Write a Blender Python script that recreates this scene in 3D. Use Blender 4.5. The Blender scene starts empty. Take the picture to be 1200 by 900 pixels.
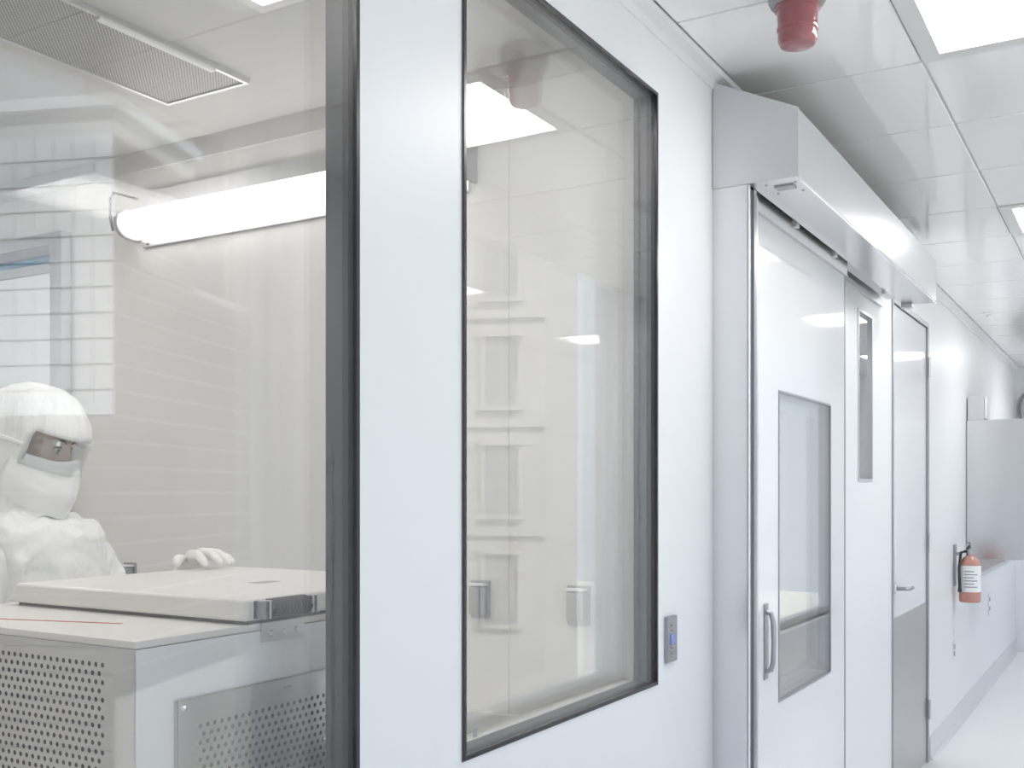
import bpy, bmesh, math, random
from mathutils import Vector, Matrix
random.seed(7)
PI = math.pi
R = math.radians
S = bpy.context.scene
C = S.collection

# ------------------------------------------------------------------ camera, world, exposure
EYE = 1.545
cam_d = bpy.data.cameras.new('camera')
cam_d.sensor_width = 36.0
cam_d.lens = 37.2
cam_d.shift_y = 0.105
cam_d.clip_start = 0.02
cam_d.clip_end = 300
cam = bpy.data.objects.new('camera', cam_d)
cam.location = (1.06, 0.0, EYE)
cam.rotation_euler = (PI / 2, 0, R(30.83))
C.objects.link(cam)
S.camera = cam

w = bpy.data.worlds.new('overcast_sky')
S.world = w
w.use_nodes = True
nt = w.node_tree
bg = nt.nodes['Background']
bg.inputs['Color'].default_value = (0.80, 0.90, 1.0, 1)
bg.inputs['Strength'].default_value = 1.4

sun_d = bpy.data.lights.new('sun', 'SUN')
sun_d.energy = 7.0
sun_d.angle = R(1.0)
sun_d.color = (1.0, 0.96, 0.90)
sun = bpy.data.objects.new('sun', sun_d)
sun.rotation_euler = Vector((0.62, 0.35, -0.70)).to_track_quat('-Z', 'Y').to_euler()   # from behind the building onto the street fronts
C.objects.link(sun)

S.view_settings.view_transform = 'Standard'
S.view_settings.look = 'None'
S.view_settings.gamma = 1.0
S.view_settings.use_curve_mapping = False
S.view_settings.exposure = 0.17
S.cycles.use_denoising = True
S.cycles.max_bounces = 18
S.cycles.diffuse_bounces = 12
S.cycles.glossy_bounces = 6
S.cycles.transparent_max_bounces = 24
S.cycles.caustics_reflective = False
S.cycles.caustics_refractive = False

CORRIDOR_LAMP = 13.5
ROOM_LAMP = 6.8
TUBE_LAMP = 3.0

# ------------------------------------------------------------------ materials
MATS = {}
def principled(name, col, rough=0.5, metal=0.0, spec=0.5, bump=None, vary=None, coat=0.0, aniso=None):
    m = bpy.data.materials.new(name)
    m.use_nodes = True
    t = m.node_tree
    b = t.nodes['Principled BSDF']
    b.inputs['Base Color'].default_value = (*col, 1)
    b.inputs['Roughness'].default_value = rough
    b.inputs['Metallic'].default_value = metal
    b.inputs['Specular IOR Level'].default_value = spec
    b.inputs['Coat Weight'].default_value = coat
    b.inputs['Coat Roughness'].default_value = 0.03
    tc = t.nodes.new('ShaderNodeTexCoord')
    if vary:                       # (scale, amount): soft colour variation
        n = t.nodes.new('ShaderNodeTexNoise')
        n.inputs['Scale'].default_value = vary[0]
        n.inputs['Detail'].default_value = 4
        mp = t.nodes.new('ShaderNodeMapRange')
        mp.inputs['To Min'].default_value = 1 - vary[1]
        mp.inputs['To Max'].default_value = 1 + vary[1]
        mx = t.nodes.new('ShaderNodeMix'); mx.data_type = 'RGBA'; mx.blend_type = 'MULTIPLY'
        mx.inputs['Factor'].default_value = 1
        mx.inputs[6].default_value = (*col, 1)
        t.links.new(tc.outputs['Object'], n.inputs['Vector'])
        t.links.new(n.outputs['Fac'], mp.inputs['Value'])
        t.links.new(mp.outputs['Result'], mx.inputs[7])
        t.links.new(mx.outputs[2], b.inputs['Base Color'])
    if bump:                       # (scale xyz, strength, distance)
        mpn = t.nodes.new('ShaderNodeMapping')
        mpn.inputs['Scale'].default_value = bump[0]
        n2 = t.nodes.new('ShaderNodeTexNoise')
        n2.inputs['Scale'].default_value = 1.0
        n2.inputs['Detail'].default_value = 3
        bp = t.nodes.new('ShaderNodeBump')
        bp.inputs['Strength'].default_value = bump[1]
        bp.inputs['Distance'].default_value = bump[2]
        t.links.new(tc.outputs['Object'], mpn.inputs['Vector'])
        t.links.new(mpn.outputs['Vector'], n2.inputs['Vector'])
        t.links.new(n2.outputs['Fac'], bp.inputs['Height'])
        t.links.new(bp.outputs['Normal'], b.inputs['Normal'])
    MATS[name] = m
    return m

def emitter(name, col, strength):
    m = bpy.data.materials.new(name); m.use_nodes = True
    t = m.node_tree
    t.nodes.remove(t.nodes['Principled BSDF'])
    e = t.nodes.new('ShaderNodeEmission')
    e.inputs['Color'].default_value = (*col, 1)
    e.inputs['Strength'].default_value = strength
    t.links.new(e.outputs[0], t.nodes['Material Output'].inputs['Surface'])
    MATS[name] = m
    return m

def glass(name, tint, ior=1.5, rough=0.0):
    """Thin architectural glazing: Fresnel mix of clear transmission and mirror reflection on each face."""
    m = bpy.data.materials.new(name); m.use_nodes = True
    t = m.node_tree
    t.nodes.remove(t.nodes['Principled BSDF'])
    geo = t.nodes.new('ShaderNodeNewGeometry')
    mr = t.nodes.new('ShaderNodeMapRange')
    mr.inputs['To Min'].default_value = ior
    mr.inputs['To Max'].default_value = 1.0 / ior
    fr = t.nodes.new('ShaderNodeFresnel')
    tr = t.nodes.new('ShaderNodeBsdfTransparent'); tr.inputs[0].default_value = (*tint, 1)
    gl = t.nodes.new('ShaderNodeBsdfGlossy')
    gl.inputs['Roughness'].default_value = rough
    gl.inputs['Color'].default_value = (1, 1, 1, 1)
    mx = t.nodes.new('ShaderNodeMixShader')
    t.links.new(geo.outputs['Backfacing'], mr.inputs['Value'])
    t.links.new(mr.outputs['Result'], fr.inputs['IOR'])
    t.links.new(fr.outputs[0], mx.inputs[0])
    t.links.new(tr.outputs[0], mx.inputs[1])
    t.links.new(gl.outputs[0], mx.inputs[2])
    t.links.new(mx.outputs[0], t.nodes['Material Output'].inputs['Surface'])
    MATS[name] = m
    return m

wall_white   = principled('wall_white_vinyl', (0.80, 0.81, 0.835), 0.34, spec=0.4, bump=((2.2, 2.2, .6), .02, .02))
room_white   = principled('room_wall_white', (0.75, 0.745, 0.73), 0.35, bump=((3, 3, 1), .03, .01))
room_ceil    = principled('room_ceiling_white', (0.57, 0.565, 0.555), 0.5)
tile_white   = principled('ceiling_tile_gloss', (0.95, 0.945, 0.94), 0.05, spec=0.9, bump=((1.4, 1.4, 1.4), .03, .02))
grid_white   = principled('ceiling_grid_white', (0.80, 0.80, 0.80), 0.4)
trim_white   = principled('trim_white', (0.80, 0.80, 0.82), 0.3)
floor_mat    = principled('epoxy_floor', (0.90, 0.90, 0.90), 0.16, vary=(3, .03))
base_mat     = principled('cove_base_grey', (0.66, 0.68, 0.70), 0.3)
frame_dark   = principled('dark_anodised_frame', (0.13, 0.128, 0.134), 0.32, metal=0.2)
gasket       = principled('black_gasket', (0.035, 0.033, 0.042), 0.22)
liner_white  = principled('window_liner_cream', (0.76, 0.75, 0.72), 0.4)
liner_grey   = principled('lite_stop_grey', (0.48, 0.49, 0.50), 0.4)
steel        = principled('brushed_steel', (0.76, 0.765, 0.78), 0.24, metal=1.0, bump=((2, 2, 180), .02, .002), vary=(1.5, .04))
steel_soft   = principled('satin_steel', (0.70, 0.705, 0.72), 0.36, metal=1.0, vary=(3, .05))
kick_steel   = principled('brushed_kick_plate', (0.56, 0.555, 0.555), 0.34, metal=1.0, vary=(2, .06))
steel_dark   = principled('dark_satin_steel', (0.42, 0.42, 0.45), 0.35, metal=1.0)
galv         = principled('galvanised_steel', (0.66, 0.69, 0.69), 0.30, metal=1.0, vary=(9, .12))
chrome       = principled('chrome', (0.85, 0.85, 0.86), 0.08, metal=1.0)
door_white   = principled('door_white_laminate', (0.80, 0.81, 0.835), 0.06, spec=0.55)
enamel       = principled('enamel_warm_white', (0.74, 0.725, 0.70), 0.32, bump=((60, 60, 60), .03, .002))
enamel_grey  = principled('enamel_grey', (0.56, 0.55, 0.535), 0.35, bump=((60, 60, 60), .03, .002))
enamel_blue  = principled('enamel_cool_white', (0.76, 0.785, 0.80), 0.25)
hole_dark    = principled('dark_cavity', (0.012, 0.012, 0.013), 0.7)  # near-black used to paint shade inside holes and recesses
black_plast  = principled('black_plastic', (0.03, 0.03, 0.033), 0.4)
grey_plast   = principled('grey_plastic', (0.34, 0.33, 0.34), 0.35)
red_lens     = principled('red_lens_plastic', (0.30, 0.085, 0.10), 0.12, coat=.6)
lens_cap     = principled('frosted_red_lens', (0.33, 0.11, 0.12), 0.12, coat=.4)
red_paint    = principled('hazed_red_enamel', (0.52, 0.25, 0.20), 0.28, coat=.3)  # red paled in the base colour to imitate haze and glare
red_stripe   = principled('red_stripe', (0.55, 0.13, 0.09), 0.5)
paper_white  = principled('label_paper', (0.86, 0.86, 0.86), 0.5)
ink_grey     = principled('label_ink', (0.30, 0.33, 0.36), 0.6)
display_blue = principled('display_blue', (0.20, 0.24, 0.62), 0.2)
suit         = principled('coverall_fabric', (0.86, 0.86, 0.85), 0.8, spec=.25, bump=((22, 22, 12), .55, .02))
hood_mat     = principled('hood_fabric', (0.85, 0.85, 0.84), 0.8, spec=.25, bump=((45, 45, 9), .6, .012))
mask_mat     = principled('mask_fabric', (0.90, 0.90, 0.90), 0.75, spec=.25, bump=((30, 30, 30), .25, .008))
glove_mat    = principled('glove_rubber', (0.84, 0.83, 0.81), 0.45, bump=((80, 80, 80), .3, .004))
skin         = principled('skin', (0.60, 0.45, 0.38), 0.5)
brow_mat     = principled('dark_hair', (0.06, 0.045, 0.04), 0.7)
eye_white    = principled('eye_white', (0.62, 0.58, 0.55), 0.5)
blue_film    = principled('blue_glass_film', (0.10, 0.24, 0.36), 0.12)
stone        = principled('facade_stone', (0.40, 0.39, 0.37), 0.8, vary=(.6, .12))
facade_pale  = principled('facade_pale_tile', (0.66, 0.70, 0.76), 0.5, vary=(.5, .06))
facade_brick = principled('facade_grey_brick', (0.20, 0.197, 0.19), 0.8, vary=(.5, .10))
joint_pale   = principled('facade_joint', (0.55, 0.55, 0.54), 0.85)
joint_dark   = principled('facade_dark_joint', (0.47, 0.50, 0.54), 0.85)
facade_glass = principled('facade_window_glass', (0.24, 0.24, 0.25), 0.25)
asphalt      = principled('street_concrete', (0.64, 0.63, 0.60), 0.9, vary=(.3, .1))
lamp_corr    = emitter('corridor_diffuser', (1.0, 0.985, 0.965), CORRIDOR_LAMP)
lamp_room    = emitter('room_diffuser', (1.0, 0.98, 0.95), ROOM_LAMP)
lamp_tube    = emitter('tube_diffuser', (1.0, 0.98, 0.94), TUBE_LAMP)
pane         = glass('window_glass', (0.994, 0.993, 0.991))
pane_ext     = glass('exterior_glass', (0.985, 0.987, 0.985), 2.0)
visor        = glass('goggle_plastic', (0.93, 0.94, 0.94), 1.45, 0.05)

def perforated_mat():
    m = principled('fine_perforated_grille', (0.50, 0.49, 0.475), 0.45, metal=.3)
    t = m.node_tree; b = t.nodes['Principled BSDF']
    tc = t.nodes.new('ShaderNodeTexCoord')
    mp = t.nodes.new('ShaderNodeMapping')
    mp.inputs['Rotation'].default_value = (0, 0, R(45))
    mp.inputs['Scale'].default_value = (130, 130, 130)
    vo = t.nodes.new('ShaderNodeTexVoronoi')
    vo.inputs['Randomness'].default_value = 0
    vo.inputs['Scale'].default_value = 1
    rp = t.nodes.new('ShaderNodeValToRGB')
    rp.color_ramp.elements[0].position = .30; rp.color_ramp.elements[0].color = (.05, .05, .05, 1)
    rp.color_ramp.elements[1].position = .38; rp.color_ramp.elements[1].color = (.44, .43, .42, 1)
    t.links.new(tc.outputs['Object'], mp.inputs['Vector'])
    t.links.new(mp.outputs['Vector'], vo.inputs['Vector'])
    t.links.new(vo.outputs['Distance'], rp.inputs['Fac'])
    t.links.new(rp.outputs['Color'], b.inputs['Base Color'])
    return m
grille_mat = perforated_mat()

# ------------------------------------------------------------------ mesh helpers
def BM(): return bmesh.new()

def bx(bm, x0, x1, y0, y1, z0, z1, bev=0.0, seg=2):
    vs = [bm.verts.new((x, y, z)) for x in (x0, x1) for y in (y0, y1) for z in (z0, z1)]
    q = [(0, 1, 3, 2), (4, 6, 7, 5), (0, 4, 5, 1), (2, 3, 7, 6), (0, 2, 6, 4), (1, 5, 7, 3)]
    fs = [bm.faces.new([vs[i] for i in f]) for f in q]
    if bev > 0:
        es = list({e for f in fs for e in f.edges})
        bmesh.ops.bevel(bm, geom=es, offset=bev, segments=seg, profile=.6, affect='EDGES')
    return bm

def tube(bm, pts, r, n=10, caps=True):
    """Round tube through points; r a number or a list."""
    pts = [Vector(p) for p in pts]
    rs = r if isinstance(r, (list, tuple)) else [r] * len(pts)
    rings = []
    up = Vector((0, 0, 1))
    prev = None
    for i, p in enumerate(pts):
        d = (pts[min(i + 1, len(pts) - 1)] - pts[max(i - 1, 0)]).normalized()
        if prev is None:
            a = d.cross(up)
            if a.length < 1e-3: a = d.cross(Vector((1, 0, 0)))
            a.normalize()
        else:
            a = (prev - d * prev.dot(d)).normalized()
        prev = a
        b = d.cross(a)
        rings.append([bm.verts.new(p + (a * math.cos(2 * PI * k / n) + b * math.sin(2 * PI * k / n)) * rs[i]) for k in range(n)])
    for i in range(len(rings) - 1):
        for k in range(n):
            bm.faces.new((rings[i][k], rings[i][(k + 1) % n], rings[i + 1][(k + 1) % n], rings[i + 1][k]))
    if caps:
        bm.faces.new(rings[0][::-1]); bm.faces.new(rings[-1])
    return bm

def lathe(bm, prof, cx=0, cy=0, n=32, mat=None):
    """prof: list of (radius, z) turned about the vertical through cx, cy."""
    rings = []
    for r, z in prof:
        if r < 1e-5:
            rings.append([bm.verts.new((cx, cy, z))])
        else:
            rings.append([bm.verts.new((cx + r * math.cos(2 * PI * k / n), cy + r * math.sin(2 * PI * k / n), z)) for k in range(n)])
    for a, b in zip(rings, rings[1:]):
        for k in range(n):
            if len(a) == 1 and len(b) == 1: continue
            if len(a) == 1: bm.faces.new((a[0], b[(k + 1) % n], b[k]))
            elif len(b) == 1: bm.faces.new((a[k], a[(k + 1) % n], b[0]))
            else: bm.faces.new((a[k], a[(k + 1) % n], b[(k + 1) % n], b[k]))
    return bm

def prism(bm, poly, fn0, fn1):
    """Closed prism: poly of 2D points, fn0/fn1 map to the two 3D end faces."""
    a = [bm.verts.new(fn0(*p)) for p in poly]
    b = [bm.verts.new(fn1(*p)) for p in poly]
    n = len(poly)
    bm.faces.new(a); bm.faces.new(b[::-1])
    for k in range(n):
        bm.faces.new((a[k], b[k], b[(k + 1) % n], a[(k + 1) % n]))
    return bm

def obj(name, bm, mat, parent=None, smooth=False, angle=40):
    bmesh.ops.recalc_face_normals(bm, faces=bm.faces)
    me = bpy.data.meshes.new(name)
    bm.to_mesh(me); bm.free()
    me.materials.append(mat)
    if smooth:
        for p in me.polygons: p.use_smooth = True
        me.set_sharp_from_angle(angle=R(angle))
    o = bpy.data.objects.new(name, me)
    C.objects.link(o)
    if smooth:
        wn = o.modifiers.new('weighted_normals', 'WEIGHTED_NORMAL'); wn.keep_sharp = True; wn.weight = 100
    if parent:
        o.parent = parent
        if parent.type == 'EMPTY':
            o.matrix_parent_inverse = Matrix.Translation(parent.location).inverted()
    return o

def tag(o, label=None, cat=None, group=None, kind=None):
    if label: o['label'] = label
    if cat: o['category'] = cat
    if group: o['group'] = group
    if kind: o['kind'] = kind
    return o

def empty(name, loc, label=None, cat=None, group=None, kind=None):
    o = bpy.data.objects.new(name, None)
    o.empty_display_size = .1
    o.location = loc
    C.objects.link(o)
    bpy.context.view_layer.update()
    return tag(o, label, cat, group, kind)

def box_obj(name, dims, mat, parent=None, bev=0.0, smooth=None):
    return obj(name, bx(BM(), *dims, bev=bev), mat, parent, smooth=(bev > 0 if smooth is None else smooth))

def panel_with_holes(bm, ax, t0, t1, a_cuts, z_cuts, holes):
    """Slab across axis 'x' or 'y' between t0 and t1, with rectangular openings (a0,a1,z0,z1)."""
    def pt(t, a, z): return (t, a, z) if ax == 'x' else (a, t, z)
    na, nz = len(a_cuts) - 1, len(z_cuts) - 1
    def solid(i, j):
        if i < 0 or j < 0 or i >= na or j >= nz: return False
        ca, cz = (a_cuts[i] + a_cuts[i + 1]) / 2, (z_cuts[j] + z_cuts[j + 1]) / 2
        return not any(h[0] < ca < h[1] and h[2] < cz < h[3] for h in holes)
    vv = {}
    def V(t, a, z):
        k = (round(t, 5), round(a, 5), round(z, 5))
        if k not in vv: vv[k] = bm.verts.new(pt(t, a, z))
        return vv[k]
    for i in range(na):
        for j in range(nz):
            if not solid(i, j): continue
            a0, a1, z0, z1 = a_cuts[i], a_cuts[i + 1], z_cuts[j], z_cuts[j + 1]
            for t in (t0, t1):
                bm.faces.new((V(t, a0, z0), V(t, a1, z0), V(t, a1, z1), V(t, a0, z1)))
            if not solid(i - 1, j): bm.faces.new((V(t0, a0, z0), V(t1, a0, z0), V(t1, a0, z1), V(t0, a0, z1)))
            if not solid(i + 1, j): bm.faces.new((V(t0, a1, z0), V(t1, a1, z0), V(t1, a1, z1), V(t0, a1, z1)))
            if not solid(i, j - 1): bm.faces.new((V(t0, a0, z0), V(t1, a0, z0), V(t1, a1, z0), V(t0, a1, z0)))
            if not solid(i, j + 1): bm.faces.new((V(t0, a0, z1), V(t1, a0, z1), V(t1, a1, z1), V(t0, a1, z1)))
    return bm

def perforated(bm, m3, s0, s1, t0, t1, bs0, bs1, bt0, bt1, pitch, rowp, rad):
    """Perforated sheet over s0..s1, t0..t1 with a hole field from bs0..bs1, bt0..bt1. m3 maps (s,t) to 3D."""
    nc = int((bs1 - bs0) / pitch); nr = int((bt1 - bt0) / rowp)
    bs1 = bs0 + nc * pitch; bt0 = bt1 - nr * rowp
    def quad(a, b, c, d): bm.faces.new([bm.verts.new(m3(*p)) for p in (a, b, c, d)])
    quad((s0, t0), (s1, t0), (s1, bt0), (s0, bt0)); quad((s0, bt1), (s1, bt1), (s1, t1), (s0, t1))
    quad((s0, bt0), (bs0, bt0), (bs0, bt1), (s0, bt1)); quad((bs1, bt0), (s1, bt0), (s1, bt1), (bs1, bt1))
    N = 8
    for r in range(nr):
        y1 = bt1 - r * rowp; y0 = y1 - rowp
        off = 0 if r % 2 == 0 else pitch / 2
        cols = nc if r % 2 == 0 else nc - 1
        if off:
            quad((bs0, y0), (bs0 + off, y0), (bs0 + off, y1), (bs0, y1))
            quad((bs1 - off, y0), (bs1, y0), (bs1, y1), (bs1 - off, y1))
        for c in range(cols):
            x0 = bs0 + off + c * pitch; x1 = x0 + pitch
            cx, cy = (x0 + x1) / 2, (y0 + y1) / 2
            outer = [(x1, cy), (x1, y1), (cx, y1), (x0, y1), (x0, cy), (x0, y0), (cx, y0), (x1, y0)]
            inner = [(cx + rad * math.cos(k * PI / 4), cy + rad * math.sin(k * PI / 4)) for k in range(N)]
            vo = [bm.verts.new(m3(*p)) for p in outer]; vi = [bm.verts.new(m3(*p)) for p in inner]
            for k in range(N):
                bm.faces.new((vo[k], vo[(k + 1) % N], vi[(k + 1) % N], vi[k]))
    return bm

def lens_bolt(bm, c, axis, r, h):
    """Small domed screw head at c along +axis ('x' or 'y')."""
    n = 10
    prof = [(r, 0), (r * .95, h * .5), (r * .6, h), (0, h * 1.1)]
    rings = []
    for rr, hh in prof:
        ring = []
        for k in range(n if rr > 0 else 1):
            a, b = rr * math.cos(2 * PI * k / n), rr * math.sin(2 * PI * k / n)
            p = (c[0] + hh, c[1] + a, c[2] + b) if axis == 'x' else (c[0] + a, c[1] - hh, c[2] + b)
            ring.append(bm.verts.new(p))
        rings.append(ring)
    for a, b in zip(rings, rings[1:]):
        for k in range(n):
            if len(b) == 1: bm.faces.new((a[k], a[(k + 1) % n], b[0]))
            else: bm.faces.new((a[k], a[(k + 1) % n], b[(k + 1) % n], b[k]))
    return bm

# ------------------------------------------------------------------ dimensions of the place (metres)
CEIL = 2.74
WT = 0.060                     # partition thickness
W = 1.58                       # corridor width
YEND = 11.25
WZ0, WZ1 = 1.055, 2.556        # window sill and head
W1 = (0.40, 1.305); W2 = (1.598, 2.494)
ROOM_Y = 2.52                  # end wall of the glazed room
DOOR_S = (3.04, 4.12)          # opening behind the sliding leaf
SLIT = (4.69, 4.97, 1.59, 2.34)
DOOR_H = (5.41, 6.41, 2.50)    # hinged door opening

# ------------------------------------------------------------------ corridor shell
holes = [(W1[0], W1[1], WZ0, WZ1), (W2[0], W2[1], WZ0, WZ1), (DOOR_S[0], DOOR_S[1], -1, 2.36),
         SLIT, (DOOR_H[0], DOOR_H[1], -1, DOOR_H[2])]
bm = panel_with_holes(BM(), 'x', -WT, 0, [-1.6, *W1, *W2, *DOOR_S, SLIT[0], SLIT[1], DOOR_H[0], DOOR_H[1], YEND],
                      [0, WZ0, SLIT[2], SLIT[3], 2.36, DOOR_H[2], WZ1, CEIL], holes)
o = obj('wall_left', bm, wall_white)
tag(o, 'white glossy partition wall with two large windows and doors', 'wall', kind='structure')

EXT = [(-1.45, 2.90), (3.30, 5.80), (6.20, 10.4)]
SILL_R, HEAD_R = 0.42, 2.93
bm = panel_with_holes(BM(), 'x', W, W + .22, [-1.6] + [v for e in EXT for v in e] + [YEND], [0, SILL_R, HEAD_R, 3.0],
                      [(a, b, SILL_R, HEAD_R) for a, b in EXT])
tag(obj('wall_right', bm, wall_white), 'white outer corridor wall with wide street windows', 'wall', kind='structure')
tag(box_obj('wall_far_end', (-WT, W + .22, YEND, YEND + .1, 0, 3.0), wall_white), 'white wall closing the far end of the corridor', 'wall', kind='structure')
tag(box_obj('wall_near_end', (-WT, W + .22, -1.7, -1.6, 0, 3.0), wall_white), 'white wall closing the corridor behind the viewer', 'wall', kind='structure')
tag(box_obj('floor', (-3.5, W + .22, -1.7, YEND + .1, -.1, 0), floor_mat), 'pale glossy epoxy floor of the corridor', 'floor', kind='structure')

# baseboards (coved strip)
def baseboard(name, y0, y1, label):
    bm = BM()
    prism(bm, [(0, .0), (.03, 0), (.016, .012), (.009, .03), (.007, .13), (0, .133)],
          lambda x, z: (x, y0, z), lambda x, z: (x, y1, z))
    tag(obj(name, bm, base_mat), label, 'baseboard', kind='structure')
baseboard('baseboard_left', DOOR_H[1] + .05, YEND, 'grey coved baseboard running from the hinged door to the far end')
baseboard('baseboard_near', -1.6, 2.89, 'grey coved baseboard below the two large windows')

# crown angle under the ceiling
bm = BM()
prism(bm, [(0, CEIL - .045), (.006, CEIL - .045), (.008, CEIL - .022), (.03, CEIL - .012), (.034, CEIL), (0, CEIL)],
      lambda x, z: (x, -1.6, z), lambda x, z: (x, YEND, z))
tag(obj('trim_1', bm, trim_white), 'narrow white crown angle between left wall and ceiling', 'trim', kind='structure')

# ceiling: backing slab with separate glossy tiles
TS = 0.579
XL = [0.034, 0.533, 1.112, W]
YL = [3.114 + TS * k for k in range(-8, 15)]
LIGHT_Y = [3.114 + TS * (-1 + 4 * k) for k in range(0, 4)]        # near edge of each lamp cell
tag(box_obj('ceiling_window_pocket', (W - .08, W + .22, -1.7, YEND + .1, 3.0, 3.06), trim_white), 'white shade pocket above the street windows', 'ceiling', kind='structure')
tag(box_obj('trim_6', (W - .08, W - .06, -1.7, YEND + .1, CEIL + .1, 3.0), trim_white), 'white upstand closing the shade pocket over the street windows', 'trim', kind='structure')
ceiling = tag(box_obj('ceiling', (-WT, W, -1.7, YEND + .1, CEIL + .012, CEIL + .1), grid_white),
              'white corridor ceiling of square glossy tiles in a grid', 'ceiling', kind='structure')
tile_cache = {}
def tile(x0, x1, y0, y1):
    g = .0045
    key = (round(x1 - x0, 3), round(y1 - y0, 3))
    if key not in tile_cache:
        o = obj('ceiling_tile', bx(BM(), g, x1 - x0 - g, g, y1 - y0 - g, 0, .011, bev=.0015, seg=1), tile_white, ceiling)
        tile_cache[key] = o
    else:
        o = tile_cache[key].copy(); C.objects.link(o); o.parent = ceiling
    o.location = (x0, y0, CEIL)
for i in range(3):
    for a, b in zip(YL, YL[1:]):
        if a > YEND - .05: continue
        if i == 1 and any(abs(a - l) < .02 for l in LIGHT_Y): continue
        tile(XL[i], XL[i + 1], a, min(b, YEND))

# recessed square lamps
lamp_names = ['square recessed ceiling lamp above the right edge, nearest to the red beacon',
              'second recessed square ceiling lamp down the corridor, half outside the frame']
for k, ly in enumerate(LIGHT_Y):
    lab = {0: lamp_names[0], 1: lamp_names[1],
           2: 'third recessed ceiling lamp, far down the corridor', 3: 'farthest recessed ceiling lamp near the end wall'}[k]
    L = empty('ceiling_lamp', (.8225, ly + TS / 2, CEIL), lab, 'ceiling lamp', 'square corridor lamps')
    x0, x1, y0, y1 = XL[1], XL[2], ly, ly + TS
    bm = BM()
    m = .052
    for d in ((x0 + .003, x0 + m, y0 + .003, y1 - .003), (x1 - m, x1 - .003, y0 + .003, y1 - .003),
              (x0 + m, x1 - m, y0 + .003, y0 + m), (x0 + m, x1 - m, y1 - m, y1 - .003)):
        bx(bm, *d, CEIL - .006, CEIL + .011)
    obj('frame', bm, principled('lamp_frame_white', (.74, .73, .72), .35) if 'lamp_frame_white' not in MATS else MATS['lamp_frame_white'], L)
    box_obj('diffuser', (x0 + m, x1 - m, y0 + m, y1 - m, CEIL + .001, CEIL + .011), lamp_corr, L)

# ------------------------------------------------------------------ exterior windows (right wall) and the street beyond
for n, (a, b) in enumerate(EXT):
    o = empty('window_%d' % (n + 3), (W + .1, a, SILL_R), 'tall aluminium framed street window in the outer corridor wall', 'window', 'street windows', 'structure')
    xs = (W + .07, W + .13)
    bm = BM()
    f = .05
    bx(bm, *xs, a, a + f, SILL_R, HEAD_R); bx(bm, *xs, b - f, b, SILL_R, HEAD_R)
    bx(bm, *xs, a + f, b - f, SILL_R, SILL_R + f); bx(bm, *xs, a + f, b - f, HEAD_R - f, HEAD_R)
    obj('window_frame', bm, trim_white, o)
    box_obj('window_sill', (W - .04, W + .07, a, b, SILL_R - .03, SILL_R), trim_white, o, bev=.004)
    box_obj('pane', (W + .095, W + .103, a + f, b - f, SILL_R + f, HEAD_R - f), pane_ext, o)

def rot_building(name, corner, ang, l1, l2, z0, z1, label):
    """Box building standing at a corner point, its long face along ang."""
    B = empty(name, (corner[0], corner[1], z0), label, 'building')
    d1 = Vector((math.sin(ang), math.cos(ang), 0)); d2 = Vector((math.cos(ang), -math.sin(ang), 0))
    c = Vector((corner[0], corner[1], 0))
    def P(s, t, z, off=0): return c + d1 * s + d2 * t + Vector((0, 0, z))
    return B, P

def slab(bm, P, s0, s1, t0, t1, z0, z1):
    vs = [bm.verts.new(P(s, t, z)) for s in (s0, s1) for t in (t0, t1) for z in (z0, z1)]
    for f in [(0, 1, 3, 2), (4, 6, 7, 5), (0, 4, 5, 1), (2, 3, 7, 6), (0, 2, 6, 4), (1, 5, 7, 3)]:
        bm.faces.new([vs[i] for i in f])

ANG = R(20.8)
Z_ST = -7.0
B, P = rot_building('tiled_building', (13.97, 11.99), ANG, 14, 9, Z_ST, 8.2, 'pale tiled corner building across the street, mirrored in the left window')
bm = BM(); slab(bm, P, .06, 3.0, .06, 11, Z_ST, 8.1)
obj('wall', bm, joint_dark, B)
bm = BM(); slab(bm, P, 3.0, 14, .06, 11, Z_ST, 5.6)
obj('rear_wing', bm, joint_dark, B)
bm = BM(); slab(bm, P, -.1, 3.1, -.1, 11.2, 8.1, 8.3); obj('roof', bm, facade_pale, B)
bm = BM()
tw, th, g = .37, .44, .022
z = -2.0 + 11 * th
while z < 8.1 - th:
    t = 0
    while t < 8.5:
        slab(bm, P, 0, .07, t + g, t + tw - g, z + g, z + th - g)
        t += tw
    z += th
tag(obj('face_tiles', bm, facade_pale, B), kind='stuff')
bm = BM()
z = -2.0 - 11 * th
for q in range(22):
    slab(bm, P, 0, .07, 0, 9, z + q * th + .03, z + q * th + th - .03)
tag(obj('lower_courses', bm, facade_brick, B), kind='stuff')
bm = BM(); slab(bm, P, .1, 13.9, .035, .06, Z_ST, 5.6); slab(bm, P, .1, 3.0, .035, .06, 5.6, 8.1); obj('joint_bed', bm, joint_pale, B)
bm = BM()
z = -2.0
while z < 8.1 - th:
    slab(bm, P, .08, 14 if z < 5.2 else 3.0, 0, .05, z + .03, z + th - .03)
    z += th
tag(obj('brick_courses', bm, facade_brick, B), kind='stuff')

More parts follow.
